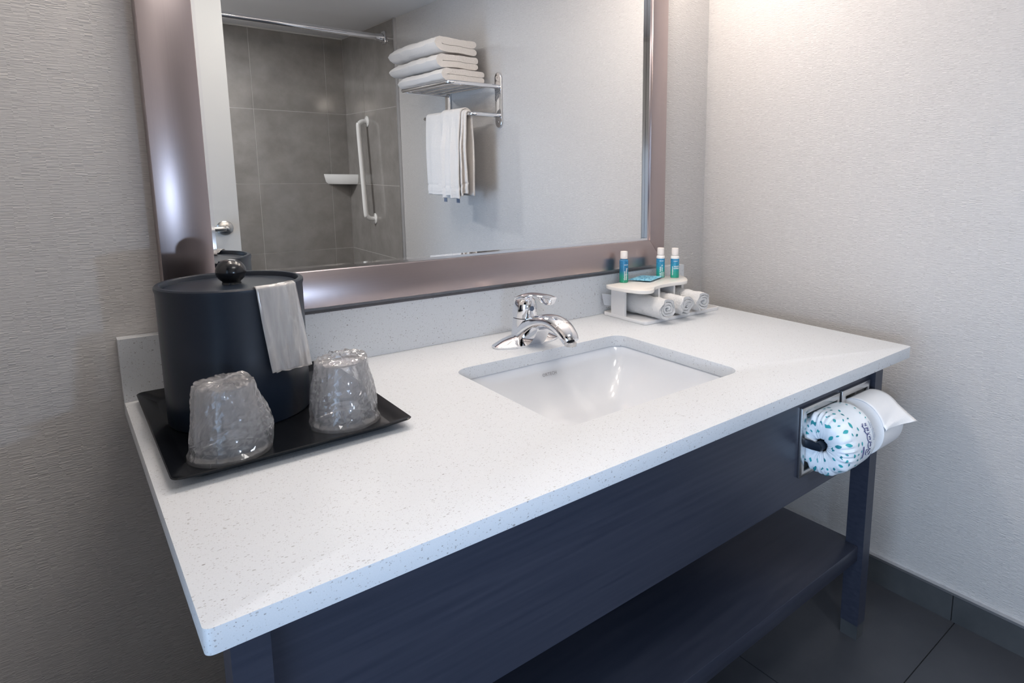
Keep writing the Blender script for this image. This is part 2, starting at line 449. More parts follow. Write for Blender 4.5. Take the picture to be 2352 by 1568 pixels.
# door standing open behind the camera, seen in the mirror
door = struct(thing('door_1', (0.06, -1.62, 0.0), None, None)); door['label'] = 'white flush door standing open with a satin lever handle'
box('door_leaf', (-0.365, -1.640, 0.004), (0.4755, -1.600, 1.70), m['door_paint'], door, 0.002)
hz = 0.772; hx = 0.427
v, f = lathe([(0.0275, 0), (0.0275, 0.004), (0.024, 0.008), (0.012, 0.010), (0.011, 0.018)], (hx, -1.600, hz), 32, 'y')
ro = pd_obj('handle_rose', v, f, m['satin_steel'], door)
v, f = tube(smoothpath([(hx, -1.586, hz), (hx, -1.570, hz), (hx-0.015, -1.562, hz), (hx-0.05, -1.562, hz-0.001), (hx-0.10, -1.564, hz-0.003)], 6),
            lerp_list([(0.009, 0.009), (0.009, 0.009), (0.010, 0.008), (0.009, 0.005), (0.007, 0.005)], 6), 12)
lv = pd_obj('lever', v, f, m['satin_steel'], door)
v, f = lathe([(0.0075, 0), (0.0075, 0.003), (0.0055, 0.004)], (hx, -1.563, hz), 20, 'y'); pd_obj('key_cylinder', v, f, m['chrome_soft'], lv)
box('latch_plate', (0.4757, -1.628, hz-0.024), (0.4767, -1.612, hz+0.024), m['chrome_soft'], door)
for hzz in (0.25, 0.85, 1.45): box('hinge', (-0.372, -1.643, hzz-0.04), (-0.366, -1.598, hzz+0.04), m['chrome_soft'], door)
struct(box('trim_3', (XL, -1.66, 0.0), (-0.373, -1.581, 1.74), m['door_paint'], None, 0.003))
struct(box('trim_4', (XL, -0.779, 0.0), (XL+0.014, -0.72, 1.74), m['door_paint'], None, 0.003))
struct(box('trim_5', (XL, -1.5805, DZ+0.0005), (XL+0.014, -0.7795, DZ+0.04), m['door_paint'], None, 0.003))

# vanity light, then fixtures for the added ceiling and bath fill lamps
vl = thing('vanity_light', (0.62, 0.0, 1.60), 'bar light with three frosted shades above the mirror', 'light')
box('back_plate', (0.10, -0.022, 1.615), (1.12, -0.0005, 1.675), m['satin_steel'], vl, 0.003)
for x in (0.17, 0.61, 1.05):
    v, f = tube([(x, -0.020, 1.645), (x, -0.07, 1.65), (x, -0.140, 1.665)], 0.008, 10); pd_obj('arm', v, f, m['satin_steel'], vl)
    v, f = lathe([(0.022, 0.0), (0.050, -0.085), (0.047, -0.088), (0.018, -0.004)], (x, -0.155, 1.680), 28, 'z', True, True)
    pd_obj('shade', v, f, m['shade_glow'], vl)
pl = thing('ceiling_fill_panel', (0.50, -1.15, ZC-0.03), 'added flat rectangular ceiling fill light over the middle of the room, unseen', 'light')
box('panel_frame', (0.23, -1.32, ZC-0.022), (0.77, -0.98, ZC-0.0005), m['white_bar'], pl, 0.004)
box('diffuser', (0.25, -1.30, ZC-0.027), (0.75, -1.00, ZC-0.0222), m['fill_glow'], pl)

sl = thing('bath_fill_fixture', (0.22, -2.50, ZC-0.02), 'added round flush ceiling fill light over the bath, unseen', 'light')
v, f = lathe([(0.095, 0), (0.095, -0.010), (0.086, -0.016), (0.078, -0.012)], (0.22, -2.50, ZC-0.0005), 36, 'z', False, False); pd_obj('ring', v, f, m['white_bar'], sl)
v, f = lathe([(0.078, 0), (0.078, -0.012)], (0.22, -2.50, ZC-0.001), 30); pd_obj('lens', v, f, m['fill_glow'], sl)

# ------------------------------------------------------------------ vanity
van = thing('vanity_stand', (0.6, -0.36, 0), 'dark espresso wood vanity stand with legs and open lower shelf', 'vanity')
LX = [(0.0185, 0.0485), (1.1432, 1.1732)]; LYF = (-0.6651, -0.6251); LYB = (-0.075, -0.035)
for (a, b), (c, d) in ((LX[0], LYF), (LX[1], LYF), ((0.105, 0.135), LYB), (LX[1], LYB)):
    if True:
        lg = box('leg', (a, c, 0.034), (b, d, ZT), m['espresso'], van, 0.0015)
        box('foot_sleeve', (a+0.0008, c+0.0008, 0.0), (b-0.0008, d-0.0008, 0.0338), m['base_tile'], lg, 0.001)
AZ = 0.4145; AY0, AY1 = -0.653, -0.634
HX = [(0.8985, 1.0075), (1.0345, 1.1255)]; HZ = (0.468, 0.577)
xs_ = [0.049, 0.3, 0.6, HX[0][0], HX[0][1], HX[1][0], HX[1][1], 1.1428]; zs_ = [AZ, HZ[0], HZ[1], ZT]
bm = bmesh.new(); gv = [[bm.verts.new((x, AY0, z)) for z in zs_] for x in xs_]
for i in range(len(xs_)-1):
    for k in range(3):
        if k == 1 and i in (3, 5): continue
        bm.faces.new((gv[i][k], gv[i+1][k], gv[i+1][k+1], gv[i][k+1]))
ex = bmesh.ops.extrude_face_region(bm, geom=bm.faces[:])
bmesh.ops.translate(bm, vec=(0, AY1-AY0, 0), verts=[e for e in ex['geom'] if isinstance(e, bmesh.types.BMVert)])
bm_obj('front_apron', bm, m['espresso'], van)
for (a, b) in ((0.110, 0.130), (1.148, 1.168)): box('side_apron', (a, -0.6338 if a < 0.5 else -0.6249, AZ), (b, -0.0752, ZT), m['espresso'], van, 0.001)
box('back_apron', (0.1352, -0.066, AZ), (1.1428, -0.046, ZT), m['espresso'], van, 0.001)
sh = rrect(0.030, 1.1625, -0.654, -0.044, 0.002, 2)
bm = bmesh.new()
# shelf notched around the four legs
ol = [(0.0488, -0.654), (1.1428, -0.654), (1.1428, -0.6248), (1.1600, -0.6248), (1.1600, -0.0752), (1.1428, -0.0752), (1.1428, -0.046), (0.1352, -0.046), (0.1352, -0.0752), (0.112, -0.0752), (0.112, -0.46), (0.032, -0.46), (0.032, -0.6248), (0.0488, -0.6248)]
vs = [bm.verts.new((x, y, 0.183)) for x, y in ol]; fc = bm.faces.new(vs)
ex = bmesh.ops.extrude_face_region(bm, geom=[fc]); bmesh.ops.translate(bm, vec=(0, 0, 0.034), verts=[e for e in ex['geom'] if isinstance(e, bmesh.types.BMVert)])
sharp_bevel(bm, 0.0015, 2); bm_obj('lower_shelf', bm, m['espresso'], van)

# countertop with sink cut-out and backsplash
ct = thing('countertop', (L/2, -D/2, ZT), 'white speckled quartz countertop with rectangular sink cut-out', 'countertop')
SX0, SX1, SY0, SY1 = 0.4560, 0.8585, -0.5470, -0.2035
def slab(outer, inner, z0, z1, bev):
    bm = bmesh.new(); es = []
    for lp in (outer, inner):
        vs = [bm.verts.new((x, y, z1)) for x, y in lp]
        es += [bm.edges.new((vs[i], vs[(i+1) % len(vs)])) for i in range(len(vs))]
    bmesh.ops.triangle_fill(bm, use_beauty=True, use_dissolve=False, edges=es)
    ex = bmesh.ops.extrude_face_region(bm, geom=bm.faces[:])
    bmesh.ops.translate(bm, vec=(0, 0, z0-z1), verts=[e for e in ex['geom'] if isinstance(e, bmesh.types.BMVert)])
    bmesh.ops.recalc_face_normals(bm, faces=bm.faces)
    sharp_bevel(bm, bev, 3, 60); return bm
outer = rrect(0.0, L, -D, -0.001, 0.007, 6); inner = rrect(SX0, SX1, SY0, SY1, 0.030, 10)
bm_obj('slab', slab(outer, inner, ZT, H, 0.0022), m['quartz'], ct)
setp(box('backsplash', (0.0, -BT, H+0.0002), (L, -0.001, H+BS), m['quartz'], None, 0.0018), 'white speckled quartz backsplash strip standing on the countertop under the mirror', 'backsplash')

# undermount basin
sk = thing('sink', ((SX0+SX1)/2, (SY0+SY1)/2, 0.5), 'white undermount rectangular ceramic sink', 'sink')
rings = []
prof = [(-0.022, 0.0, .03), (-0.003, 0.0, .033), (0.000, 0.004, .031), (0.005, 0.018, .026), (0.013, 0.036, .022), (0.026, 0.056, .020), (0.044, 0.074, .020), (0.068, 0.090, .022),
        (0.096, 0.101, .025), (0.123, 0.107, .024), (0.143, 0.110, .022)]
for ins, dz, r in prof:
    rings.append([Vector((x, y, ZT-0.0005-dz)) for x, y in rrect(SX0+ins*1.12, SX1-ins*1.12, SY0+ins, SY1-ins, r, 8)])
# pull the lower rings towards a drain near the back
v, f = loft(rings, True, False, True)
bo = pd_obj('basin', v, f, m['ceramic'], sk)
upw = sum(p.normal.z*p.area for p in bo.data.polygons)
so = bo.modifiers.new('solid', 'SOLIDIFY'); so.thickness = 0.006; so.offset = -1.0 if upw > 0 else 1.0   # grows away from the bowl's inside
v, f = lathe([(0.021, 0.0), (0.021, 0.003), (0.016, 0.004), (0.010, 0.001)], ((SX0+SX1)/2, (SY0+SY1)/2, ZT-0.110), 28)
pd_obj('drain', v, f, m['chrome'], sk)
tv, tf = text_mesh('ORTECH', 0.0085, 'CENTER', 1.05, 0.0)
# maker's name printed on the back slope of the bowl
def basin_pt(tx, ty):
    x = 0.664 + tx; z = H-0.049 + ty
    dz = ZT - z
    for (i0, d0, _), (i1, d1, _) in zip(prof[2:], prof[3:]):
        if d0 <= dz <= d1: ins = i0+(i1-i0)*(dz-d0)/(d1-d0); break
    return Vector((x, SY1-ins-0.0007, z+0.0003))
pd_obj('maker_print', [basin_pt(a, b) for a, b in tv], tf, m['ceramic_print'], bo, False)

# ------------------------------------------------------------------ mirror
mr = thing('wall_mirror', (0.61, 0.0, 0.751), 'large wall mirror in a wide brushed pinkish metal frame', 'mirror')
MX0, MX1, MZ0, MZ1 = 0.0625, 1.1655, 0.7515, 1.560; FY = -0.0418; FWD = 0.0685; FR = 0.0545
IX0, IX1, IZ0, IZ1 = 0.1315, 1.1115, 0.8185, 1.490
def rail(name, quad, mat):
    # quad: 4 (x,z) corners, mitred
    bm = bmesh.new()
    a = [bm.verts.new((x, FY, z)) for x, z in quad]; b = [bm.verts.new((x, -0.001, z)) for x, z in quad]
    bm.faces.new(a); bm.faces.new(b[::-1])
    for i in range(4): bm.faces.new((a[i], b[i], b[(i+1) % 4], a[(i+1) % 4]))
    bmesh.ops.recalc_face_normals(bm, faces=bm.faces); sharp_bevel(bm, 0.0009, 2)
    return bm_obj(name, bm, mat, mr)
rail('frame_rail', [(MX0, MZ0), (MX1, MZ0), (IX1, IZ0), (IX0, IZ0)], m['frame_h'])
rail('frame_rail', [(MX0, MZ1), (IX0, IZ1), (IX1, IZ1), (MX1, MZ1)], m['frame_h'])
rail('frame_rail', [(MX0, MZ0), (IX0, IZ0), (IX0, IZ1), (MX0, MZ1)], m['frame_v'])
rail('frame_rail', [(MX1, MZ0), (MX1, MZ1), (IX1, IZ1), (IX1, IZ0)], m['frame_v'])
# polished stepped inner lip
for nm, lo, hi in (('inner_lip', (IX0, -0.036, IZ0+0.0002), (IX1, YG-0.0005, IZ0+0.0055)), ('inner_lip', (IX0, -0.036, IZ1-0.0055), (IX1, YG-0.0005, IZ1-0.0002)),
                   ('inner_lip', (IX0+0.0002, -0.036, IZ0+0.0057), (IX0+0.0055, YG-0.0005, IZ1-0.0057)), ('inner_lip', (IX1-0.0055, -0.036, IZ0+0.0057), (IX1-0.0002, YG-0.0005, IZ1-0.0057))):
    box(nm, lo, hi, m['chrome'], mr, 0.0016, 3)
box('glass', (IX0+0.0003, YG, IZ0+0.0003), (IX1-0.0003, -0.004, IZ1-0.0003), m['mirror_glass'], mr)

# ------------------------------------------------------------------ faucet
FX, FYc = 0.664, -0.127
fa = thing('faucet', (FX, FYc, H), 'chrome single-lever faucet behind the sink', 'faucet')
def leafring(a, b, z, n=48, p=1.55):
    out = []
    for i in range(n):
        t = 2*pi*i/n; c, s = cos(t), sin(t)
        out.append(Vector((FX + a*math.copysign(abs(c)**(2/1.7), c), FYc + b*math.copysign(abs(s)**(2/2.3), s), z)))
    return out
rings = [leafring(0.0775, 0.036, H+0.0002), leafring(0.0785, 0.037, H+0.004), leafring(0.0755, 0.0350, H+0.006), leafring(0.070, 0.031, H+0.0085), leafring(0.060, 0.026, H+0.013), leafring(0.042, 0.021, H+0.018), leafring(0.02, 0.012, H+0.020)]
v, f = loft(rings, True, True, True); pd_obj('base_plate', v, f, m['chrome'], fa)
# body column, oval, leaning forward a little
rings = []
for k, (z, a, b, dy) in enumerate([(0.006, .032, .032, .002), (0.018, .028, .030, .004), (0.032, .0255, .028, .005), (0.046, .0245, .0265, .004), (0.0545, .0245, .0265, .003)]):
    rings.append([Vector((FX + a*cos(2*pi*i/40), FYc + dy + b*sin(2*pi*i/40), H+z)) for i in range(40)])
v, f = loft(rings, True, True, True); pd_obj('body', v, f, m['chrome'], fa)
v, f = lathe([(0.0240, 0), (0.0240, 0.0016)], (FX, FYc+0.003, H+0.0545), 36); pd_obj('joint_ring', v, f, m['dark_gap'], fa)
# spout: low swan arch
sp = smoothpath([(FX, FYc-0.004, H+0.020), (FX, FYc-0.030, H+0.040), (FX, FYc-0.062, H+0.055), (FX, FYc-0.098, H+0.062), (FX, FYc-0.130, H+0.056), (FX, FYc-0.150, H+0.043), (FX, FYc-0.157, H+0.034)], 7)
rd = lerp_list([(.026, .028), (.021, .0265), (.0160, .0240), (.0150, .0225), (.0160, .0215), (.0150, .0195), (.0135, .0175)], 7)
v, f = tube(sp, rd, 24); spo = pd_obj('spout', v, f, m['chrome'], fa)
# web under the spout
rings = []
for t in [i/10 for i in range(11)]:
    y = FYc - 0.008 - 0.062*t; zt = H + 0.016 + 0.040*sin(min(1, t*1.05)*pi/2); zb = H + 0.004 + 0.044*(max(0, t-0.42)/0.58)**1.6
    wv = 0.0245*(1-0.42*t)
    rings.append([Vector((FX+wv*cx_, y, zb+(zt-zb)*cz_)) for cx_, cz_ in ((-1, 0), (-1.0, .5), (-.7, .9), (0, 1), (.7, .9), (1.0, .5), (1, 0), (0, -.02))])
v, f = loft(rings, True, True, True); pd_obj('spout_web', v, f, m['chrome'], fa)
v, f = lathe([(0.0118, 0.0), (0.0118, 0.006), (0.0100, 0.008)], (FX, FYc-0.1560, H+0.0255), 28); pd_obj('aerator', v, f, m['chrome_soft'], spo)
# handle: skirted dome with a lever that ends in a loop
rings = []
for z, a, b, dy in [(0.0563, .0248, .0268, .003), (0.064, .0252, .0270, .003), (0.074, .0250, .0265, .002), (0.084, .0235, .0250, .001), (0.093, .0190, .0215, -.001), (0.099, .0120, .0150, -.003), (0.102, .004, .006, -.004)]:
    rings.append([Vector((FX + a*cos(2*pi*i/36), FYc + dy + b*sin(2*pi*i/36), H+z)) for i in range(36)])
v, f = loft(rings, True, True, True); hd = pd_obj('handle', v, f, m['chrome'], fa)
lp = smoothpath([(FX, FYc+0.020, H+0.083), (FX, FYc+0.010, H+0.096), (FX, FYc-0.015, H+0.1045), (FX, FYc-0.048, H+0.1085), (FX, FYc-0.078, H+0.1105), (FX, FYc-0.100, H+0.1100)], 7)
v, f = tube(lp, lerp_list([(.003, .014), (.0042, .019), (.0048, .0185), (.0040, .0145), (.0036, .0125), (.0026, .0085)], 7), 16)
lev = pd_obj('lever', v, f, m['chrome'], hd)
v, f = tube(smoothpath([(FX, FYc-0.058, H+0.1075), (FX, FYc-0.068, H+0.099), (FX, FYc-0.080, H+0.0955), (FX, FYc-0.092, H+0.0990), (FX, FYc-0.098, H+0.1085)], 6), [(0.0024, 0.0085)]*25, 12)
pd_obj('finger_loop', v, f, m['chrome'], lev)
v, f = lathe([(0.0052, -0.003), (0.0052, 0.0), (0.0040, 0.0012)], (FX, FYc+0.002-0.0268, H+0.077), 20, 'y')
v = [Vector((p[0], 2*(FYc+0.002-0.0268)-p[1], p[2])) for p in v]
pd_obj('index_dot', v, f, m['index_dot'], hd)
v, f = lathe([(0.0028, 0), (0.0028, 0.03), (0.0062, 0.034), (0.0070, 0.040), (0.0045, 0.045)], (FX, FYc+0.0335, H+0.010), 16); pd_obj('lift_rod', v, f, m['chrome'], fa)

# ------------------------------------------------------------------ tray, ice bucket, cups
TX0, TX1, TY0, TY1 = 0.0140, 0.2940, -0.4050, -0.0330
tr = thing('serving_tray', ((TX0+TX1)/2, (TY0+TY1)/2, H), 'black plastic tray with flared rim on the counter', 'tray')
rings = []
for ins, z, r in [(0.024, 0.0005, .012), (0.0225, 0.0012, .012), (0.012, 0.0072, .012), (0.0005, 0.0132, .010), (0.0, 0.0142, .010), (0.0012, 0.0152, .010), (0.0125, 0.0095, .012), (0.0210, 0.0044, .012), (0.0225, 0.0040, .012)]:
    rings.append([Vector((x, y, H+z)) for x, y in rrect(TX0+ins, TX1-ins, TY0+ins, TY1-ins, r, 6)])
v, f = loft(rings, True, True, True); pd_obj('tray_dish', v, f, m['tray_plastic'], tr)
TZ = H + 0.0041
BX, BY, BR = 0.1270, -0.1870, 0.0905
BZ = 0.8385
bk = thing('ice_bucket', (BX, BY, TZ), 'round black ice bucket with ball-knob lid on the tray', 'ice bucket')
hB = BZ - TZ
v, f = lathe([(BR-0.0025, 0), (BR, 0.003), (BR, hB*0.5), (BR, hB-0.010), (BR+0.0012, hB-0.006), (BR+0.0012, hB-0.002), (BR-0.001, hB), (BR-0.005, hB), (BR-0.0065, hB-0.002), (BR-0.0065, hB-0.02)], (BX, BY, TZ), 72, 'z', True, True)
pd_obj('bucket_body', v, f, m['black_plastic'], bk)
LZ = BZ - 0.0065
v, f = lathe([(BR-0.0075, -0.008), (BR-0.0075, -0.001), (BR-0.009, 0.0), (0.05, 0.0012), (0.02, 0.0016), (0.012, 0.0018)], (BX, BY, LZ), 64); lid = pd_obj('lid', v, f, m['black_plastic'], bk)
v, f = lathe([(0.0125, 0.001), (0.0115, 0.004)] + [(0.0192*sin(t), 0.0195-0.0178*cos(t)) for t in [radians(a) for a in range(38, 181, 8)]], (BX, BY, LZ), 40)
pd_obj('knob', v, f, m['black_gloss'], lid)

# liner bag tucked under the lid and hanging over the rim
bg = None
def bag_layer(th0, wid, zbot, rofs, seed, slant):
    N, K = 26, 44; v, f = [], []
    for i in range(N+1):
        s = i/N - 0.5
        for k in range(K+1):
            t = k/K
            # path: from lid inside, over rim, down the side
            if t < 0.10: r = BR-0.016+0.018*(t/0.10); z = BZ-0.0035+0.0062*sin(t/0.10*pi/2)
            elif t < 0.16: a = (t-0.10)/0.06; r = BR+0.002+0.0035*sin(a*pi/2); z = BZ+0.0027-0.004*a
            else: a = (t-0.16)/0.84; r = BR+0.0055; z = BZ-0.0013-(BZ-zbot)*a
            a = max(0.0, (t-0.12)/0.88)
            wd_ = wid*(0.94+0.10*a)
            nz = noise.noise(Vector((s*7+seed, t*2.2, seed)))*0.5 + noise.noise(Vector((s*16+seed, t*4, seed*2)))*0.3
            pl_ = abs(((s*3.2+seed*0.37+0.15*a) % 1.0)-0.5)
            r += rofs + a*(0.0035*nz + 0.0040*pl_ + 0.002) + (0.003*a*a)
            z += 0.0022*noise.noise(Vector((s*5, seed, 3.1)))*a + slant*s*a
            # flat hanging sheet: tangent plane at th0 rather than hugging the curve
            hug = 1 - 0.72*a
            d = Vector((cos(th0), sin(th0), 0)); tg = Vector((-sin(th0), cos(th0), 0))
            ang = wd_*s/BR
            rr = r
            off_curved = d*(rr*cos(ang)) + tg*(rr*sin(ang)); off_flat = d*rr + tg*(wd_*s)
            q = off_curved*hug + off_flat*(1-hug) + tg*(0.010*a)
            v.append(Vector((BX, BY, z)) + q)
    for i in range(N):
        for k in range(K): f.append((i*(K+1)+k, (i+1)*(K+1)+k, (i+1)*(K+1)+k+1, i*(K+1)+k+1))
    return v, f
bag = thing('liner_bag', (BX+0.03, BY-0.085, 0.72), 'clear folded plastic liner bag draped over the ice bucket rim', 'plastic bag')
for nm, a in (('bag_front', (radians(-66.5), 0.060, 0.7195, 0.0016, 1.3, -0.006)), ('bag_back', (radians(-64.5), 0.054, 0.7240, 0.0, 4.1, 0.008))):
    v, f = bag_layer(*a); o = pd_obj(nm, v, f, m['bag_film'], bag)
    so = o.modifiers.new('solid', 'SOLIDIFY'); so.thickness = 0.0004

def wrapped_cup(cx, cy, seed, label, lump):
    z0 = TZ + 0.0006
    c = thing('wrapped_cup', (cx, cy, z0), label, 'cup', 'wrapped plastic cups on the tray')
    h = 0.088
    # upside-down cup: rim down
    prof = [(0.0405, 0.0), (0.0420, 0.001), (0.0425, 0.003), (0.0418, 0.0045), (0.0400, 0.005), (0.0392, 0.014), (0.0385, 0.016), (0.0380, 0.0165), (0.0368, 0.030), (0.0340, 0.058), (0.0318, 0.076), (0.0312, 0.080), (0.0318, 0.0815), (0.0312, 0.084), (0.0295, h), (0.0270, h), (0.0255, h-0.003), (0.010, h-0.003)]
    def rib(r, hh, a):
        k = 0.0
        if 0.0166 < hh < 0.078: k = 0.00035*sin(a*64)
        return r + k
    v, f = lathe(prof, (cx, cy, z0), 128, 'z', False, True, rib); pd_obj('cup', v, f, m['cup_plastic'], c)
    # loose film: crinkled into flat facets and long pulled creases
    N, K = 64, 26; rings = []; rr_ = random.Random(int(seed*10))
    for k in range(K+1):
        t = k/K
        if t <= 0.74: hh = (t/0.74)*(h+0.003); r = 0.0436 - 0.0100*(t/0.74)**1.15 + (0.0028 if t < 0.06 else 0)
        else: a = (t-0.74)/0.26; hh = h+0.003+0.0025*sin(a*2.5); r = 0.0338*(1-a)**0.8 + 0.0005
        ring = []
        for i in range(N):
            a = 2*pi*(i + (0.5 if k % 2 else 0) + rr_.uniform(-0.25, 0.25))/N
            P = Vector((cos(a)*1.5, sin(a)*1.5, hh*16+seed*9)); Q = Vector((cos(a)*3.6+hh*18, sin(a)*3.6, hh*9+seed))
            nz = noise.noise(P)*0.0020 + (abs(noise.noise(Q))-0.22)*0.0050 + rr_.uniform(-1, 1)*0.00045
            lm = lump[1]*max(0, cos(a-lump[0]))**4 * sin(min(1, hh/0.08)*pi)**1.2
            rr = max(0.0005, r + nz*(1 if hh > 0.006 else 0.3) + lm)
            zz = hh + (0.0010*rr_.uniform(-1, 1) if 0 < k < K else 0) + (abs(noise.noise(Q*1.4))*0.006 if t > .72 else 0)
            zz += lump[2]*cos(a-lump[3])*min(1, t/.6)
            ring.append(Vector((cx+rr*cos(a), cy+rr*sin(a), z0 + max(0.0, zz))))
        rings.append(ring)
    v, f = loft(rings, True, False, True)
    f = [q for p in f for q in (((p[0], p[1], p[2]), (p[0], p[2], p[3])) if len(p) == 4 else (p,))]
    pd_obj('wrap', v, f, m['wrap_film'], c, False)
wrapped_cup(0.0830, -0.3370, 1.0, 'film-wrapped clear plastic cup upside down before the ice bucket', (radians(-20), 0.010, 0.001, 2.4))
wrapped_cup(0.2270, -0.3270, 5.2, 'film-wrapped clear plastic cup upside down at the tray end, clear of the bucket', (radians(150), 0.006, 0.003, 0.7))

# ------------------------------------------------------------------ amenity stand, bottles, soap, rolled cloths
SZ = 0.7215; SB = H + 0.0085
st = thing('amenity_stand', (1.08, -0.11, H), 'two-level white acrylic amenity stand on the counter', 'stand')
bl = rrect(0.958, 1.232, -0.186, -0.030, 0.010, 5)
def plate(name, pts, z0, z1, mat, parent, bev=0.001):
    bm = bmesh.new(); vs = [bm.verts.new((x, y, z0)) for x, y in pts]; fc = bm.faces.new(vs)
    ex = bmesh.ops.extrude_face_region(bm, geom=[fc]); bmesh.ops.translate(bm, vec=(0, 0, z1-z0), verts=[e for e in ex['geom'] if isinstance(e, bmesh.types.BMVert)])
    bmesh.ops.recalc_face_normals(bm, faces=bm.faces); sharp_bevel(bm, bev, 2, 60); return bm_obj(name, bm, mat, parent)
plate('base', bl, H+0.0002, SB, m['acrylic_side'], st)
tp = [Vector((x, y, 0)) for x, y in ((0.942, -0.062), (0.934, -0.085), (0.938, -0.130), (0.950, -0.172), (0.970, -0.1865), (0.992, -0.1800), (1.016, -0.160), (1.050, -0.1490), (1.090, -0.1480), (1.125, -0.1520), (1.150, -0.1440), (1.178, -0.112), (1.192, -0.080), (1.188, -0.060))]
tp = [(p.x, p.y) for p in smoothpath(tp, 4)]
plate('top_shelf', tp, SZ-0.0085, SZ, m['acrylic'], st, 0.0012)
for x, y0, y1 in ((0.962, -0.112, -0.062), (1.040, -0.150, -0.066), (1.105, -0.140, -0.066), (1.172, -0.105, -0.064)):
    box('divider', (x-0.003, y0, SB), (x+0.003, y1, SZ-0.0087), m['acrylic_side'], st, 0.0006)
gradient('label_shampoo', SZ, SZ+0.052, [(0.0, (0.02, 0.30, 0.16)), (0.35, (0.02, 0.28, 0.22)), (0.6, (0.02, 0.16, 0.30)), (1.0, (0.03, 0.20, 0.40))], 0.2)
gradient('label_lotion', SZ, SZ+0.052, [(0.0, (0.02, 0.32, 0.20)), (0.35, (0.02, 0.33, 0.28)), (0.6, (0.03, 0.30, 0.45)), (1.0, (0.04, 0.26, 0.50))], 0.3)
VA = radians(228)   # direction from the bottles to the room
def wrap_text(lines, size, c, R, th, z0, vertical=True, gap=0.0035, bold=0.00012, align='LEFT'):
    out = []
    for i, t in enumerate(lines):
        tv, tf = text_mesh(t, size, align if vertical else 'CENTER', 1.0, bold)
        o = (i-(len(lines)-1)/2)*gap
        vv = []
        for a, b in tv:
            if vertical: ang = th + (o - b)/R; z = z0 + a
            else: ang = th + a/R; z = z0 + b - o
            vv.append(Vector((c[0]+R*cos(ang), c[1]+R*sin(ang), z)))
        out.append((vv, tf))
    return join_vf(*out)
def bottle(x, y, label, lab, clear, texts):
    b = thing('amenity_bottle', (x, y, SZ), label, 'bottle', None)
    R = 0.0112
    v, f = lathe([(R-0.001, 0), (R, 0.001), (R, 0.0545), (R-0.0006, 0.0570), (R-0.0022, 0.0585), (0.0070, 0.0590), (0.0070, 0.0605)], (x, y, SZ+0.0002), 36)
    bd = pd_obj('body', v, f, m['bottle_white'] if not clear else m['label_shampoo'], b)
    if not clear:
        v, f = lathe([(R+0.00015, 0.0012), (R+0.00015, 0.0515)], (x, y, SZ), 36, 'z', False, False); pd_obj('label', v, f, m[lab], bd)
    v, f = lathe([(0.0090, 0), (0.0092, 0.0008), (0.0092, 0.0042), (0.0089, 0.0044), (0.0089, 0.0048), (0.0092, 0.0050), (0.0090, 0.0170), (0.0086, 0.0182), (0.0045, 0.0188)], (x, y, SZ+0.0605), 32); pd_obj('cap', v, f, m['cap_plastic'], b)
    for lines, size, dth, zz, vert, gap in texts:
        v, f = wrap_text(lines, size, (x, y), R+0.0003, VA+dth, SZ+zz, vert, gap); pd_obj('label_print', v, f, m['print_white'], bd, False)
bottle(0.999, -0.0640, 'blue-green shampoo bottle with white cap at the end of the stand, by the mirror reflection', 'label_shampoo', True,
       [(['shampoo', 'shampooing'], 0.0062, 0.38, 0.007, True, 0.0048), (['white citrus'], 0.0024, 0.55, 0.0455, False, 0.003)])
bottle(1.124, -0.0700, 'blue-green body lotion bottle with white cap standing behind the soap sachet', 'label_lotion', False,
       [(['body lotion', 'lotion pour le', 'corps'], 0.0058, 0.30, 0.003, True, 0.0046), (['white citrus'], 0.0024, 0.2, 0.0455, False, 0.003)])
bottle(1.150, -0.0975, 'blue-green conditioner bottle reading white citrus at the outer end of the stand', 'label_lotion', False,
       [(['revitalisant'], 0.0054, -0.62, 0.008, True, 0.0042), (['WHITE', 'CITRUS'], 0.0048, 0.35, 0.0285, False, 0.0050), (['conditioner'], 0.0024, 0.1, 0.0455, False, 0.003)])
# soap sachet lying on the stand
cs = [(1.0155, -0.060), (1.088, -0.034), (1.120, -0.082), (1.047, -0.112)]
rings_t, N = [], 16
v, f = [], []
for side in (1, -1):
    for i in range(N+1):
        for j in range(N+1):
            a, b = i/N, j/N
            p = Vector((*cs[0], 0))*(1-a)*(1-b) + Vector((*cs[1], 0))*a*(1-b) + Vector((*cs[2], 0))*a*b + Vector((*cs[3], 0))*(1-a)*b
            e = min(a, 1-a, b, 1-b); puff = min(1, e*5)
            z = SZ + 0.0042 + side*(0.0003 + 0.0030*puff**0.7) + 0.0007*noise.noise(Vector((a*5, b*5, side)))*puff
            v.append((p.x, p.y, z))
n1 = (N+1)**2
for s in range(2):
    for i in range(N):
        for j in range(N):
            q = (s*n1+i*(N+1)+j, s*n1+(i+1)*(N+1)+j, s*n1+(i+1)*(N+1)+j+1, s*n1+i*(N+1)+j+1); f.append(q if s == 0 else q[::-1])
edge = [(i, 0) for i in range(N)] + [(N, j) for j in range(N)] + [(N-i, N) for i in range(N)] + [(0, N-j) for j in range(N)]
for k in range(len(edge)):
    a = edge[k]; b = edge[(k+1) % len(edge)]; ia = a[0]*(N+1)+a[1]; ib = b[0]*(N+1)+b[1]; f.append((ia, n1+ia, n1+ib, ib))
sp_ = pd_obj('soap_sachet', v, f, m['sachet_foil']); sp_.location.z += SZ + 0.0004 - sp_.location.z
setp(sp_, 'light blue printed soap sachet lying flat on the stand', 'sachet')

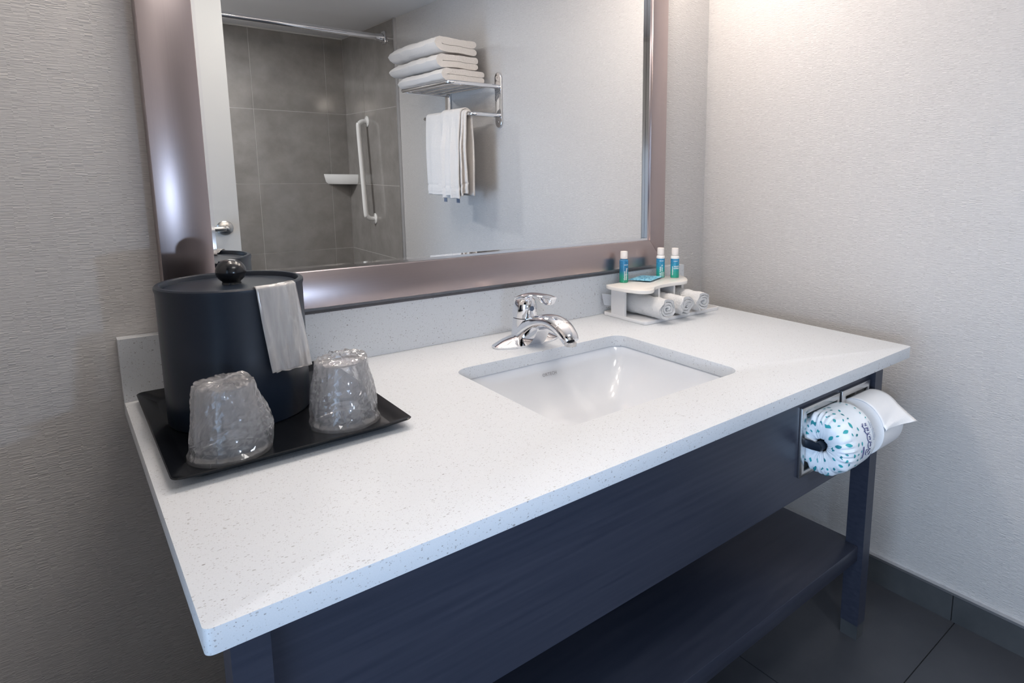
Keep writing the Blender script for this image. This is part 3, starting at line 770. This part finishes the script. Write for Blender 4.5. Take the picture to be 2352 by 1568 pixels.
def ribbon(path2, th, nseg_smooth=True):
    """closed outline (2-D) of a thick band that follows path2"""
    P = [Vector((a, b, 0)) for a, b in path2]; Lf, Rt = [], []
    for i, p in enumerate(P):
        t = (P[min(len(P)-1, i+1)] - P[max(0, i-1)]).normalized(); n = Vector((-t.y, t.x, 0))
        Lf.append(p+n*th/2); Rt.append(p-n*th/2)
    t1 = (P[-1]-P[-2]).normalized(); t0 = (P[0]-P[1]).normalized()
    def cap(p, t):
        n = Vector((-t.y, t.x, 0)); return [p + (n*cos(a) + t*sin(a))*th/2 for a in (pi/6, pi/3, pi/2, 2*pi/3, 5*pi/6)]
    return [(q.x, q.y) for q in Lf] + [(q.x, q.y) for q in cap(P[-1], t1)] + [(q.x, q.y) for q in Rt[::-1]] + [(q.x, q.y) for q in cap(P[0], t0)]
def extrude_outline(out2, stations, place, seed, amp, fscale):
    """loft a 2-D outline along stations; place(a,b,s)->Vector"""
    rings = []
    for si, s in enumerate(stations):
        ring = []
        for k, (a, b) in enumerate(out2):
            p = place(a, b, s)
            nz = Vector((noise.noise(p*fscale+Vector((seed, 0, 0))), noise.noise(p*fscale+Vector((0, seed, 5))), noise.noise(p*fscale+Vector((3, 1, seed)))))
            nf = Vector((noise.noise(p*fscale*5), noise.noise(p*fscale*5+Vector((9, 0, 0))), noise.noise(p*fscale*5+Vector((0, 9, 0)))))
            ring.append(p + nz*amp + nf*amp*0.35)
        rings.append(ring)
    return loft(rings, True, True, True)
def rolled_cloth(x, y0, y1, z, R, seed, skew, label, phase=0.0, flat=1.0):
    path = []; turns = 2.9; n = 150
    for i in range(n+1):
        t = i/n; a = phase + 2*pi*turns*t; r = 0.0035 + (R-0.0045-0.0035)*t
        path.append((r*cos(a), r*sin(a)*flat))
    # loose outer end slumps outward
    o2 = ribbon(path, (R-0.008)/turns*0.80)
    stt = [y0+(y1-y0)*i/60 for i in range(61)]
    v, f = extrude_outline(o2, stt, lambda a, b, s: Vector((x + a + skew*(s-y0), s + 0.010*noise.noise(Vector((a*55, b*55, seed)))*(1 if abs(s-y1) < 0.03 else 0.3), z + b)), seed, 0.0022, 55)
    o = pd_obj('rolled_washcloth', v, f, m['terry']); setp(o, label, 'washcloth', 'rolled washcloths in the amenity stand'); return o
RZ = SB + 0.0293
rc1 = rolled_cloth(1.001, -0.050, -0.2120, RZ, 0.0285, 2.2, -0.05, 'rolled white terry washcloth under the shampoo bottle, showing its care tag', -1.0, 1.0)
rc2 = rolled_cloth(1.0725, -0.052, -0.2130, RZ-0.0012, 0.0275, 6.1, -0.02, 'rolled white terry washcloth in the middle slot of the stand', -0.6, 0.99)
rc3 = rolled_cloth(1.1390, -0.054, -0.2080, RZ-0.0005, 0.0280, 9.4, -0.02, 'rolled white terry washcloth in the outer slot of the stand by the wall', -1.5, 1.0)
# care tag sticking out of the first cloth
tg = [Vector(p) for p in ((0.9760, -0.056, H+0.052), (0.9500, -0.036, H+0.056), (0.9575, -0.036, H+0.026), (0.9780, -0.056, H+0.022))]
bm = bmesh.new(); a = [bm.verts.new(p) for p in tg]; bm.faces.new(a); b = [bm.verts.new(p+Vector((0.0008, 0.001, 0))) for p in tg]; bm.faces.new(b[::-1])
for i in range(4): bm.faces.new((a[i], b[i], b[(i+1) % 4], a[(i+1) % 4]))
bm_obj('care_tag', bm, m['care_tag'], rc1, False)

# ------------------------------------------------------------------ paper holder and rolls
ph = thing('paper_holder', (1.01, AY0, 0.457), 'chrome recessed double toilet paper holder set in the vanity apron', 'paper holder')
for (x0, x1), (a, b) in (((0.8890, 1.0165), HX[0]), ((1.0255, 1.1355), HX[1])):
    z0, z1 = 0.4575, 0.5885; bw = 0.0115
    bm = bmesh.new()
    o2 = [(x0, z0), (x1, z0), (x1, z1), (x0, z1)]; i2 = [(x0+bw, z0+bw), (x1-bw, z0+bw), (x1-bw, z1-bw), (x0+bw, z1-bw)]
    V = {}
    for nm, pts, y in (('of', o2, AY0-0.0055), ('if', i2, AY0-0.0075), ('ib', i2, AY0-0.0002), ('ob', o2, AY0-0.0002)): V[nm] = [bm.verts.new((p[0], y, p[1])) for p in pts]
    for A, B in (('ob', 'of'), ('of', 'if'), ('if', 'ib'), ('ib', 'ob')):
        for i in range(4): bm.faces.new((V[A][i], V[A][(i+1) % 4], V[B][(i+1) % 4], V[B][i]))
    bmesh.ops.recalc_face_normals(bm, faces=bm.faces); sharp_bevel(bm, 0.001, 2)
    fr_ = bm_obj('frame', bm, m['chrome_soft'], ph)
    # recess tub behind the frame
    bm = bmesh.new(); e = 0.0005
    fr0 = [(a+e, HZ[0]+e), (b-e, HZ[0]+e), (b-e, HZ[1]-e), (a+e, HZ[1]-e)]; bk0 = [(a+0.006, HZ[0]+0.006), (b-0.006, HZ[0]+0.006), (b-0.006, HZ[1]-0.006), (a+0.006, HZ[1]-0.006)]
    A = [bm.verts.new((x, AY0-0.0002, z)) for x, z in fr0]; B = [bm.verts.new((x, AY0+0.055, z)) for x, z in bk0]
    for i in range(4): bm.faces.new((A[i], A[(i+1) % 4], B[(i+1) % 4], B[i]))
    bm.faces.new(B)
    tubo = bm_obj('recess', bm, m['chrome_soft'], ph); so = tubo.modifiers.new('solid', 'SOLIDIFY'); so.thickness = 0.001
RY, RZc = -0.6840, 0.5225
for (a, b), e0 in ((HX[0], -0.004), (HX[1], 0.0)):
    v, f = lathe([(0.0075, a+0.004), (0.0085, a+0.006), (0.0085, b-0.006), (0.0075, b-0.004)], (0, RY, RZc), 20, 'x'); pd_obj('spindle', v, f, m['black_plastic'], ph)
    for xx in (a+0.001, b-0.005):
        v, f = tube([(xx+0.002, AY0+0.03, RZc), (xx+0.002, RY+0.012, RZc), (xx+0.002, RY-0.006, RZc)], [(0.0085, 0.002), (0.0085, 0.002), (0.0065, 0.002)], 12); pd_obj('bracket', v, f, m['black_plastic'], ph)

R1 = 0.0575; xa, xb_ = HX[0][0]+0.0040, HX[0][1]-0.0030
w1 = thing('wrapped_toilet_roll', ((xa+xb_)/2, RY, RZc-R1), 'toilet roll still in white paper wrapper with green leaf print', 'toilet roll')
Lr = xb_-xa
LEFT = [(0.0115, 0.016), (0.0122, 0.0115), (0.0140, 0.0085), (0.0190, 0.0060), (0.0260, 0.0045), (0.0340, 0.0040), (0.0415, 0.0050), (0.0475, 0.0085), (0.0525, 0.0150), (0.0558, 0.0240), (R1, 0.0340)]
PROFW = LEFT + [(R1, 0.0500), (R1, 0.0700), (R1, Lr-0.012), (R1-0.0015, Lr-0.006), (0.0545, Lr-0.0015), (0.044, Lr), (0.018, Lr-0.003), (0.0125, Lr-0.012)]
def crk(r, h, a):
    e = max(0.0, min(1.0, (0.040-h)/0.02)) if h < 0.05 else 0.0
    w = abs(sin(a*11 + 2.2*sin(a*4))) - 0.5 + 0.6*noise.noise(Vector((cos(a)*6, sin(a)*6, 2.0)))
    k = 0.0042*e*w*min(1, r/0.03)*(1 if r < 0.055 else 0.55) + 0.0011*noise.noise(Vector((cos(a)*3, sin(a)*3, h*40)))
    return r + k
def refine(pr, n=3):
    return [(p.x, p.y) for p in smoothpath([(a, b, 0) for a, b in pr], n)]
PW = refine(PROFW)
v, f = lathe(PW, (xa, RY, RZc), 150, 'x', False, False, crk)
wr = pd_obj('wrapper', v, f, m['wrapper'], w1)
def roll_pt(x, phi, R): return Vector((x, RY - R*cos(phi), RZc + R*sin(phi)))
ARC = [0.0]
for (a, b), (c, d) in zip(PW, PW[1:]): ARC.append(ARC[-1] + sqrt((c-a)**2+(d-b)**2))
def surf(sv, phi):
    for k in range(len(ARC)-1):
        if sv <= ARC[k+1] or k == len(ARC)-2:
            t = (sv-ARC[k])/max(1e-9, ARC[k+1]-ARC[k]); break
    r = PW[k][0]+(PW[k+1][0]-PW[k][0])*t; h = PW[k][1]+(PW[k+1][1]-PW[k][1])*t
    dr, dh = PW[k+1][0]-PW[k][0], PW[k+1][1]-PW[k][1]; q = sqrt(dr*dr+dh*dh); nr, nh = dh/q, -dr/q
    # follow the creased surface
    a = atan2(sin(phi), -cos(phi)); r2 = crk(r, h, a)
    rr = r2 + nr*0.0007; hh = h + nh*0.0007
    return Vector((xa+hh, RY - rr*cos(phi), RZc + rr*sin(phi))), r
def leaf(sv, cp, size, ang):
    pts = []; n = 9
    for i in range(n+1): t = i/n; pts.append((size*(t-0.5), size*0.25*sin(pi*t)**0.8))
    for i in range(1, n): t = 1-i/n; pts.append((size*(t-0.5), -size*0.25*sin(pi*t)**0.8))
    out = [surf(sv, cp)[0]]; r0 = max(0.02, surf(sv, cp)[1])
    for a, b in pts:
        x = a*cos(ang)-b*sin(ang); y = a*sin(ang)+b*cos(ang)
        out.append(surf(sv+x, cp+y/r0)[0])
    n = len(out)-1
    return out, [(0, 1+i, 1+(i+1) % n) for i in range(n)]
rg = random.Random(11)
la, lb, used = [], [], []
for q in range(900):
    sv = rg.uniform(0.020, 0.088); ph_ = rg.uniform(-2.6, 2.6); p, r_ = surf(sv, ph_); size = rg.choice((0.006, 0.0075, 0.009, 0.0125))
    if sv > 0.075: size = min(size, 0.008)
    if any((p-u).length < 0.55*(size+z_)+0.0028 for u, z_ in used): continue
    used.append((p, size)); (la if len(used) % 3 else lb).append(leaf(sv, ph_, size, rg.uniform(0, 6.28)))
for q in range(60):
    sv = rg.uniform(ARC[-1]*0+0.122, 0.128); ph_ = rg.uniform(-2.4, 2.4); p, r_ = surf(sv, ph_)
    if abs(ph_-0.2) < 0.55 or any((p-u).length < 0.010 for u, z_ in used): continue
    used.append((p, 0.005)); la.append(leaf(sv, ph_, 0.005, rg.uniform(0, 6.28)))
for lst, mm in ((la, 'print_teal'), (lb, 'print_teal_dark')):
    v, f = join_vf(*lst); o = pd_obj('leaf_print', v, f, m[mm], wr, False); o['kind'] = 'stuff'
def roll_text(t, size, x, ph0, mat, bold=0.0, dr=0.0018, sx=1.0, shear=0.0):
    tv, tf = text_mesh(t, size, 'CENTER', sx, bold, shear)
    pd_obj('wrapper_print', [roll_pt(x - b, ph0 + a/R1, R1+dr) for a, b in tv], tf, m[mat], wr, False)
xt = xa + 0.071
roll_text('Scott', 0.0265, xt, 0.18, 'print_navy', 0.0011, 0.0017, 1.0, 0.22)
roll_text('Scott', 0.0265, xt, 0.18, 'wrapper', 0.0001, 0.0020, 1.0, 0.22)
roll_text('Bathroom Tissue', 0.0048, xt+0.0165, 0.42, 'print_blue', 0.0, 0.0018)
roll_text('Papier hygienique', 0.0038, xt+0.0210, 0.42, 'print_blue', 0.0, 0.0018)
roll_text('1 roll', 0.0046, xt+0.018, -0.42, 'print_blue', 0.0, 0.0018)
bar2 = [(a, b) for a, b in ((-0.011, -0.0018), (0.011, -0.0018), (0.011, 0.0018), (-0.011, 0.0018))]
pd_obj('wrapper_print', [roll_pt(xt-0.0195-b, -0.10+a/R1, R1+0.0017) for a, b in [(-0.011+0.0022*i, -0.0018) for i in range(11)]+[(0.011-0.0022*i, 0.0018) for i in range(11)]], [tuple(range(22))], m['print_navy'], wr, False)

R2 = 0.0540; xc, xd = HX[1][0]+0.004, HX[1][1]-0.006
w2 = thing('toilet_roll', ((xc+xd)/2, RY, RZc-R2), 'unwrapped white toilet roll with its loose sheet hanging off the front', 'toilet roll')
v, f = lathe([(0.020, 0.0), (R2-0.0015, 0.0), (R2, 0.0012), (R2, xd-xc-0.0012), (R2-0.0015, xd-xc), (0.020, xd-xc)], (xc, RY, RZc), 72, 'x', False, False)
a2, b2 = lathe([(0.020, 0.0), (0.0188, 0.0005), (0.0188, xd-xc-0.0005), (0.020, xd-xc)], (xc, RY, RZc), 40, 'x', False, False)
v, f = join_vf((v, f), (a2, b2)); pd_obj('roll', v, f, m['tissue'], w2)
N, K = 10, 22; v, f = [], []
for i in range(N+1):
    s = i/N
    for k in range(K+1):
        t = k/K
        PH1 = radians(18) + radians(26)*s
        if t < 0.5: ph_ = radians(115) - (radians(115)-PH1)*t/0.5; p = roll_pt(xc + s*(xd-xc), ph_, R2+0.0009)
        else:
            a = (t-0.5)/0.5; ph_ = PH1; p0 = roll_pt(xc+s*(xd-xc), ph_, R2+0.0009); tdir = Vector((0, -sin(ph_), -cos(ph_)))
            lng = 0.010 + 0.044*s**1.3
            p = p0 + tdir*lng*a*0.95 + Vector((0.010*a*s, -0.006*a*(1-a)*4*0.5, 0.010*a*a*s)) + Vector((0, -0.001, 0.002*noise.noise(Vector((s*4, a*3, 1)))))*a
        v.append(p)
for i in range(N):
    for k in range(K): f.append((i*(K+1)+k, (i+1)*(K+1)+k, (i+1)*(K+1)+k+1, i*(K+1)+k+1))
o = pd_obj('loose_sheet', v, f, m['tissue'], w2); so = o.modifiers.new('solid', 'SOLIDIFY'); so.thickness = 0.0005

# ------------------------------------------------------------------ things on the right wall and in the shower, seen in the mirror
RYN, RYFar = -1.178, -1.625; RZS, RZB = 1.338, 1.222
rk = thing('towel_rack', (W, (RYN+RYFar)/2, 1.18), 'chrome towel shelf with lower bar on the papered wall', 'towel rack')
for y in (RYN, RYFar):
    pts = rrect(y-0.025, y+0.025, 1.172, 1.396, 0.0245, 8)
    bm = bmesh.new(); a = [bm.verts.new((W-0.0005, p, q)) for p, q in pts]; b = [bm.verts.new((W-0.008, p, q)) for p, q in pts]
    bm.faces.new(a); bm.faces.new(b[::-1])
    for i in range(len(a)): bm.faces.new((a[i], b[i], b[(i+1) % len(a)], a[(i+1) % len(a)]))
    bmesh.ops.recalc_face_normals(bm, faces=bm.faces); sharp_bevel(bm, 0.003, 3, 60)
    pl_ = bm_obj('wall_plate', bm, m['chrome'], rk)
    for zz in (1.375, 1.196):
        v, f = lathe([(0.004, 0), (0.0035, -0.0015)], (W-0.008, y, zz), 14, 'x'); pd_obj('screw', v, f, m['chrome_soft'], pl_)
XS = 1.148
def arc_u(x_in, z, r=0.02):
    P = [(W-0.008, RYN, z), (x_in+r, RYN, z)]
    P += [(x_in+r-r*sin(t), RYN-r+r*cos(t), z) for t in (pi/8, pi/4, 3*pi/8)] + [(x_in, RYN-r, z), (x_in, RYFar+r, z)]
    P += [(x_in+r-r*cos(t), RYFar+r-r*sin(t), z) for t in (pi/8, pi/4, 3*pi/8)] + [(x_in+r, RYFar, z), (W-0.008, RYFar, z)]
    return P
v, f = tube(arc_u(XS, RZS), 0.0085, 14); pd_obj('shelf_rail', v, f, m['chrome'], rk)
for k in range(4):
    x = XS + 0.045 + 0.045*k
    v, f = tube([(x, RYN, RZS), (x, RYFar, RZS)], 0.0045, 10); pd_obj('shelf_bar', v, f, m['chrome'], rk)
XBAR = 1.246
v, f = tube(arc_u(XBAR, RZB), 0.0085, 14); pd_obj('towel_bar', v, f, m['chrome'], rk)

def folded_towel(z0, xf, xb2, y0, y1, th, layers, seed, label, tilt=0.0):
    # centre line of a cloth folded back and forth; folds face the room
    path = []; gap = th*1.02; n = 10
    zc = z0 + th/2
    for k in range(layers):
        z = zc + k*gap
        xr = (xf+th*0.55, xb2-th*0.55)
        xsq = [xr[0]+(xr[1]-xr[0])*i/n for i in range(n+1)]
        if k % 2 == 0: xsq = xsq[::-1]
        for x in xsq: path.append((x, z + tilt*(xb2-x)))
        if k < layers-1:
            ex_ = xsq[-1]; sgn = -1 if k % 2 == 0 else 1
            for t in (0.25, 0.5, 0.75): path.append((ex_ + sgn*gap*0.5*sin(pi*t), z+gap*t + tilt*(xb2-ex_)))
    o2 = ribbon(path, th*0.97)
    stt = [y0+(y1-y0)*i/28 for i in range(29)]
    def place(a, b, s):
        t = (s-y0)/(y1-y0); e = 0
        band = math.exp(-((t-0.80)/0.018)**2)
        zz = b
        mid = z0 + th*layers/2
        zz = mid + (b-mid)*(1-0.10*band - 0.22*max(0, t-0.9)/0.1) - 0.006*max(0, t-0.85)/0.15
        return Vector((a + 0.003*band, s, zz))
    v, f = extrude_outline(o2, stt, place, seed, 0.0045, 14)
    o = pd_obj('folded_towel', v, f, m['terry_far']); setp(o, label, 'towel', 'folded towels stacked on the towel rack'); return o
zt = RZS + 0.0150
folded_towel(zt, 1.162, 1.345, -1.245, -1.680, 0.0230, 2, 1.1, 'folded white bath towel, lowest of the stack on the rack')
folded_towel(zt+0.0535, 1.150, 1.330, -1.268, -1.735, 0.0250, 2, 4.7, 'folded white bath towel, middle of the stack on the rack')
folded_towel(zt+0.1115, 1.148, 1.326, -1.272, -1.725, 0.0290, 2, 8.3, 'folded white bath towel, topmost of the stack on the rack', 0.02)
# towel hung over the bar, folded lengthwise
ht = thing('hanging_towel', (XBAR, -1.36, 0.885), 'white hand towel folded lengthwise and hung over the rack bar', 'towel')
def hung(y0, y1, zb_f, zb_b, ofs, seed, th=0.007):
    N, K = 48, 110; v, f = [], []
    for i in range(N+1):
        s = i/N; y = y0+(y1-y0)*s
        fold = 0.012*(abs(((s*2.3+0.18) % 1.0)-0.5)*2)**1.5 + 0.006*sin(s*17+seed)
        for k in range(K+1):
            t = k/K; r = 0.0125+ofs
            if t < 0.55:
                a = 1-t/0.55; z = RZB - (RZB-zb_f)*a; sw = min(1, a*2.5)
                x = XBAR - r - sw*(0.004+fold) - 0.004*noise.noise(Vector((s*6, z*7, seed)))*sw
                bd = math.exp(-((z-(zb_f+0.042))/0.0032)**2) + math.exp(-((z-(zb_f+0.008))/0.003)**2); x += 0.0042*bd
            elif t < 0.65: a = (t-0.55)/0.10*pi; x = XBAR - r*cos(a); z = RZB + r*sin(a)
            else: a = (t-0.65)/0.35; z = RZB-(RZB-zb_b)*a; x = XBAR + r + 0.004*noise.noise(Vector((s*5, z*6, seed+3))) + 0.004*min(1, a*3)
            yy = y + 0.006*(1-abs(2*t-1.1))*noise.noise(Vector((s*3, z*4, seed))) 
            v.append(Vector((x, yy, z)))
    for i in range(N):
        for k in range(K): f.append((i*(K+1)+k, (i+1)*(K+1)+k, (i+1)*(K+1)+k+1, i*(K+1)+k+1))
    return v, f
v, f = hung(-1.235, -1.405, 0.878, 0.935, 0.0125, 7.0); o = pd_obj('front_fold', v, f, m['terry_far'], ht); so = o.modifiers.new('solid', 'SOLIDIFY'); so.thickness = 0.006; so.offset = 0
v, f = hung(-1.222, -1.560, 0.888, 0.920, 0.0045, 2.0); o = pd_obj('outer_layer', v, f, m['terry_far'], ht); so = o.modifiers.new('solid', 'SOLIDIFY'); so.thickness = 0.007; so.offset = 0
v, f = hung(-1.207, -1.500, 0.900, 0.890, 0.0005, 5.0); o = pd_obj('inner_layer', v, f, m['terry_far'], ht); so = o.modifiers.new('solid', 'SOLIDIFY'); so.thickness = 0.006; so.offset = 0
for y in (-1.30, -1.415): box('care_tag', (XBAR-0.012, y-0.014, 0.858), (XBAR-0.011, y+0.014, 0.897), m['tag_dark'], ht)

# shower rod
YR = -2.315; ZR = 1.690
sr = thing('shower_rod', (0.5, YR, ZR), 'straight chrome shower curtain rod below the ceiling', 'shower rod')
v, f = tube([(XL+0.012, YR, ZR), (0.4, YR, ZR), (W-0.030, YR, ZR)], 0.0155, 20); pd_obj('rod', v, f, m['chrome'], sr)
for x0, sg in ((W-0.0122, -1), (XL, 1)):
    pts = rrect(YR-0.028, YR+0.028, ZR-0.034, ZR+0.034, 0.012, 5)
    bm = bmesh.new(); a = [bm.verts.new((x0, p, q)) for p, q in pts]; b = [bm.verts.new((x0+sg*0.008, p, q)) for p, q in pts]
    bm.faces.new(a); bm.faces.new(b[::-1])
    for i in range(len(a)): bm.faces.new((a[i], b[i], b[(i+1) % len(a)], a[(i+1) % len(a)]))
    bmesh.ops.recalc_face_normals(bm, faces=bm.faces); sharp_bevel(bm, 0.002, 2, 60); bm_obj('flange', bm, m['chrome'], sr)
    v, f = lathe([(0.0225, 0.0), (0.0215, sg*0.012), (0.0185, sg*0.022), (0.0170, sg*0.040)], (x0+sg*0.008, YR, ZR), 28, 'x'); pd_obj('socket', v, f, m['chrome'], sr)
# grab bar
gx = W-0.012
gb = thing('grab_bar', (gx, -2.60, 0.70), 'white vertical grab bar on the tiled shower wall', 'grab bar')
yt_, yb_2 = -2.622, -2.572; zt_, zb_ = 1.268, 0.708; ox = 0.052
gp = smoothpath([(gx-0.004, yt_, zt_), (gx-0.028, yt_, zt_-0.002), (gx-0.046, yt_+0.001, zt_-0.016), (gx-ox, yt_+0.003, zt_-0.045), (gx-ox, (yt_+yb_2)/2, (zt_+zb_)/2), (gx-ox, yb_2-0.003, zb_+0.045), (gx-0.046, yb_2-0.001, zb_+0.016), (gx-0.028, yb_2, zb_+0.002), (gx-0.004, yb_2, zb_)], 6)
v, f = tube(gp, 0.0135, 16); pd_obj('bar', v, f, m['white_bar'], gb)
for y, z in ((yt_, zt_), (yb_2, zb_)):
    v, f = lathe([(0.032, -0.0002), (0.032, -0.003), (0.028, -0.006), (0.015, -0.008)], (gx, y, z), 32, 'x'); fl_ = pd_obj('flange', v, f, m['white_bar'], gb)
    for a in (90, 210, 330):
        v, f = lathe([(0.0032, 0), (0.003, -0.001)], (gx-0.0058, y+0.022*cos(radians(a)), z+0.022*sin(radians(a))), 10, 'x'); pd_obj('screw', v, f, m['dark_gap'], fl_)
# corner soap dish
sd = thing('corner_soap_dish', (W-0.08, YT+0.06, 0.90), 'pale ceramic soap dish in the tiled shower corner', 'soap dish')
x1, y1 = W-0.0122, YT+0.0002
def corner_ring(r, z, inset=0.0):
    out = [Vector((x1-inset, y1+inset, z)), Vector((x1-r, y1+inset, z))]
    for i in range(9):
        t = i/8; out.append(Vector((x1-r*(1-t)-0.010*sin(pi*t)+(-0.0), y1+r*t+0.010*sin(pi*t), z)))
    out.append(Vector((x1-inset, y1+r, z)))
    return out
v, f = loft([corner_ring(0.130, 0.902), corner_ring(0.142, 0.915), corner_ring(0.150, 0.950), corner_ring(0.152, 0.962), corner_ring(0.144, 0.962), corner_ring(0.128, 0.936)], True, True, True)
pd_obj('dish', v, f, m['white_bar'], sd)
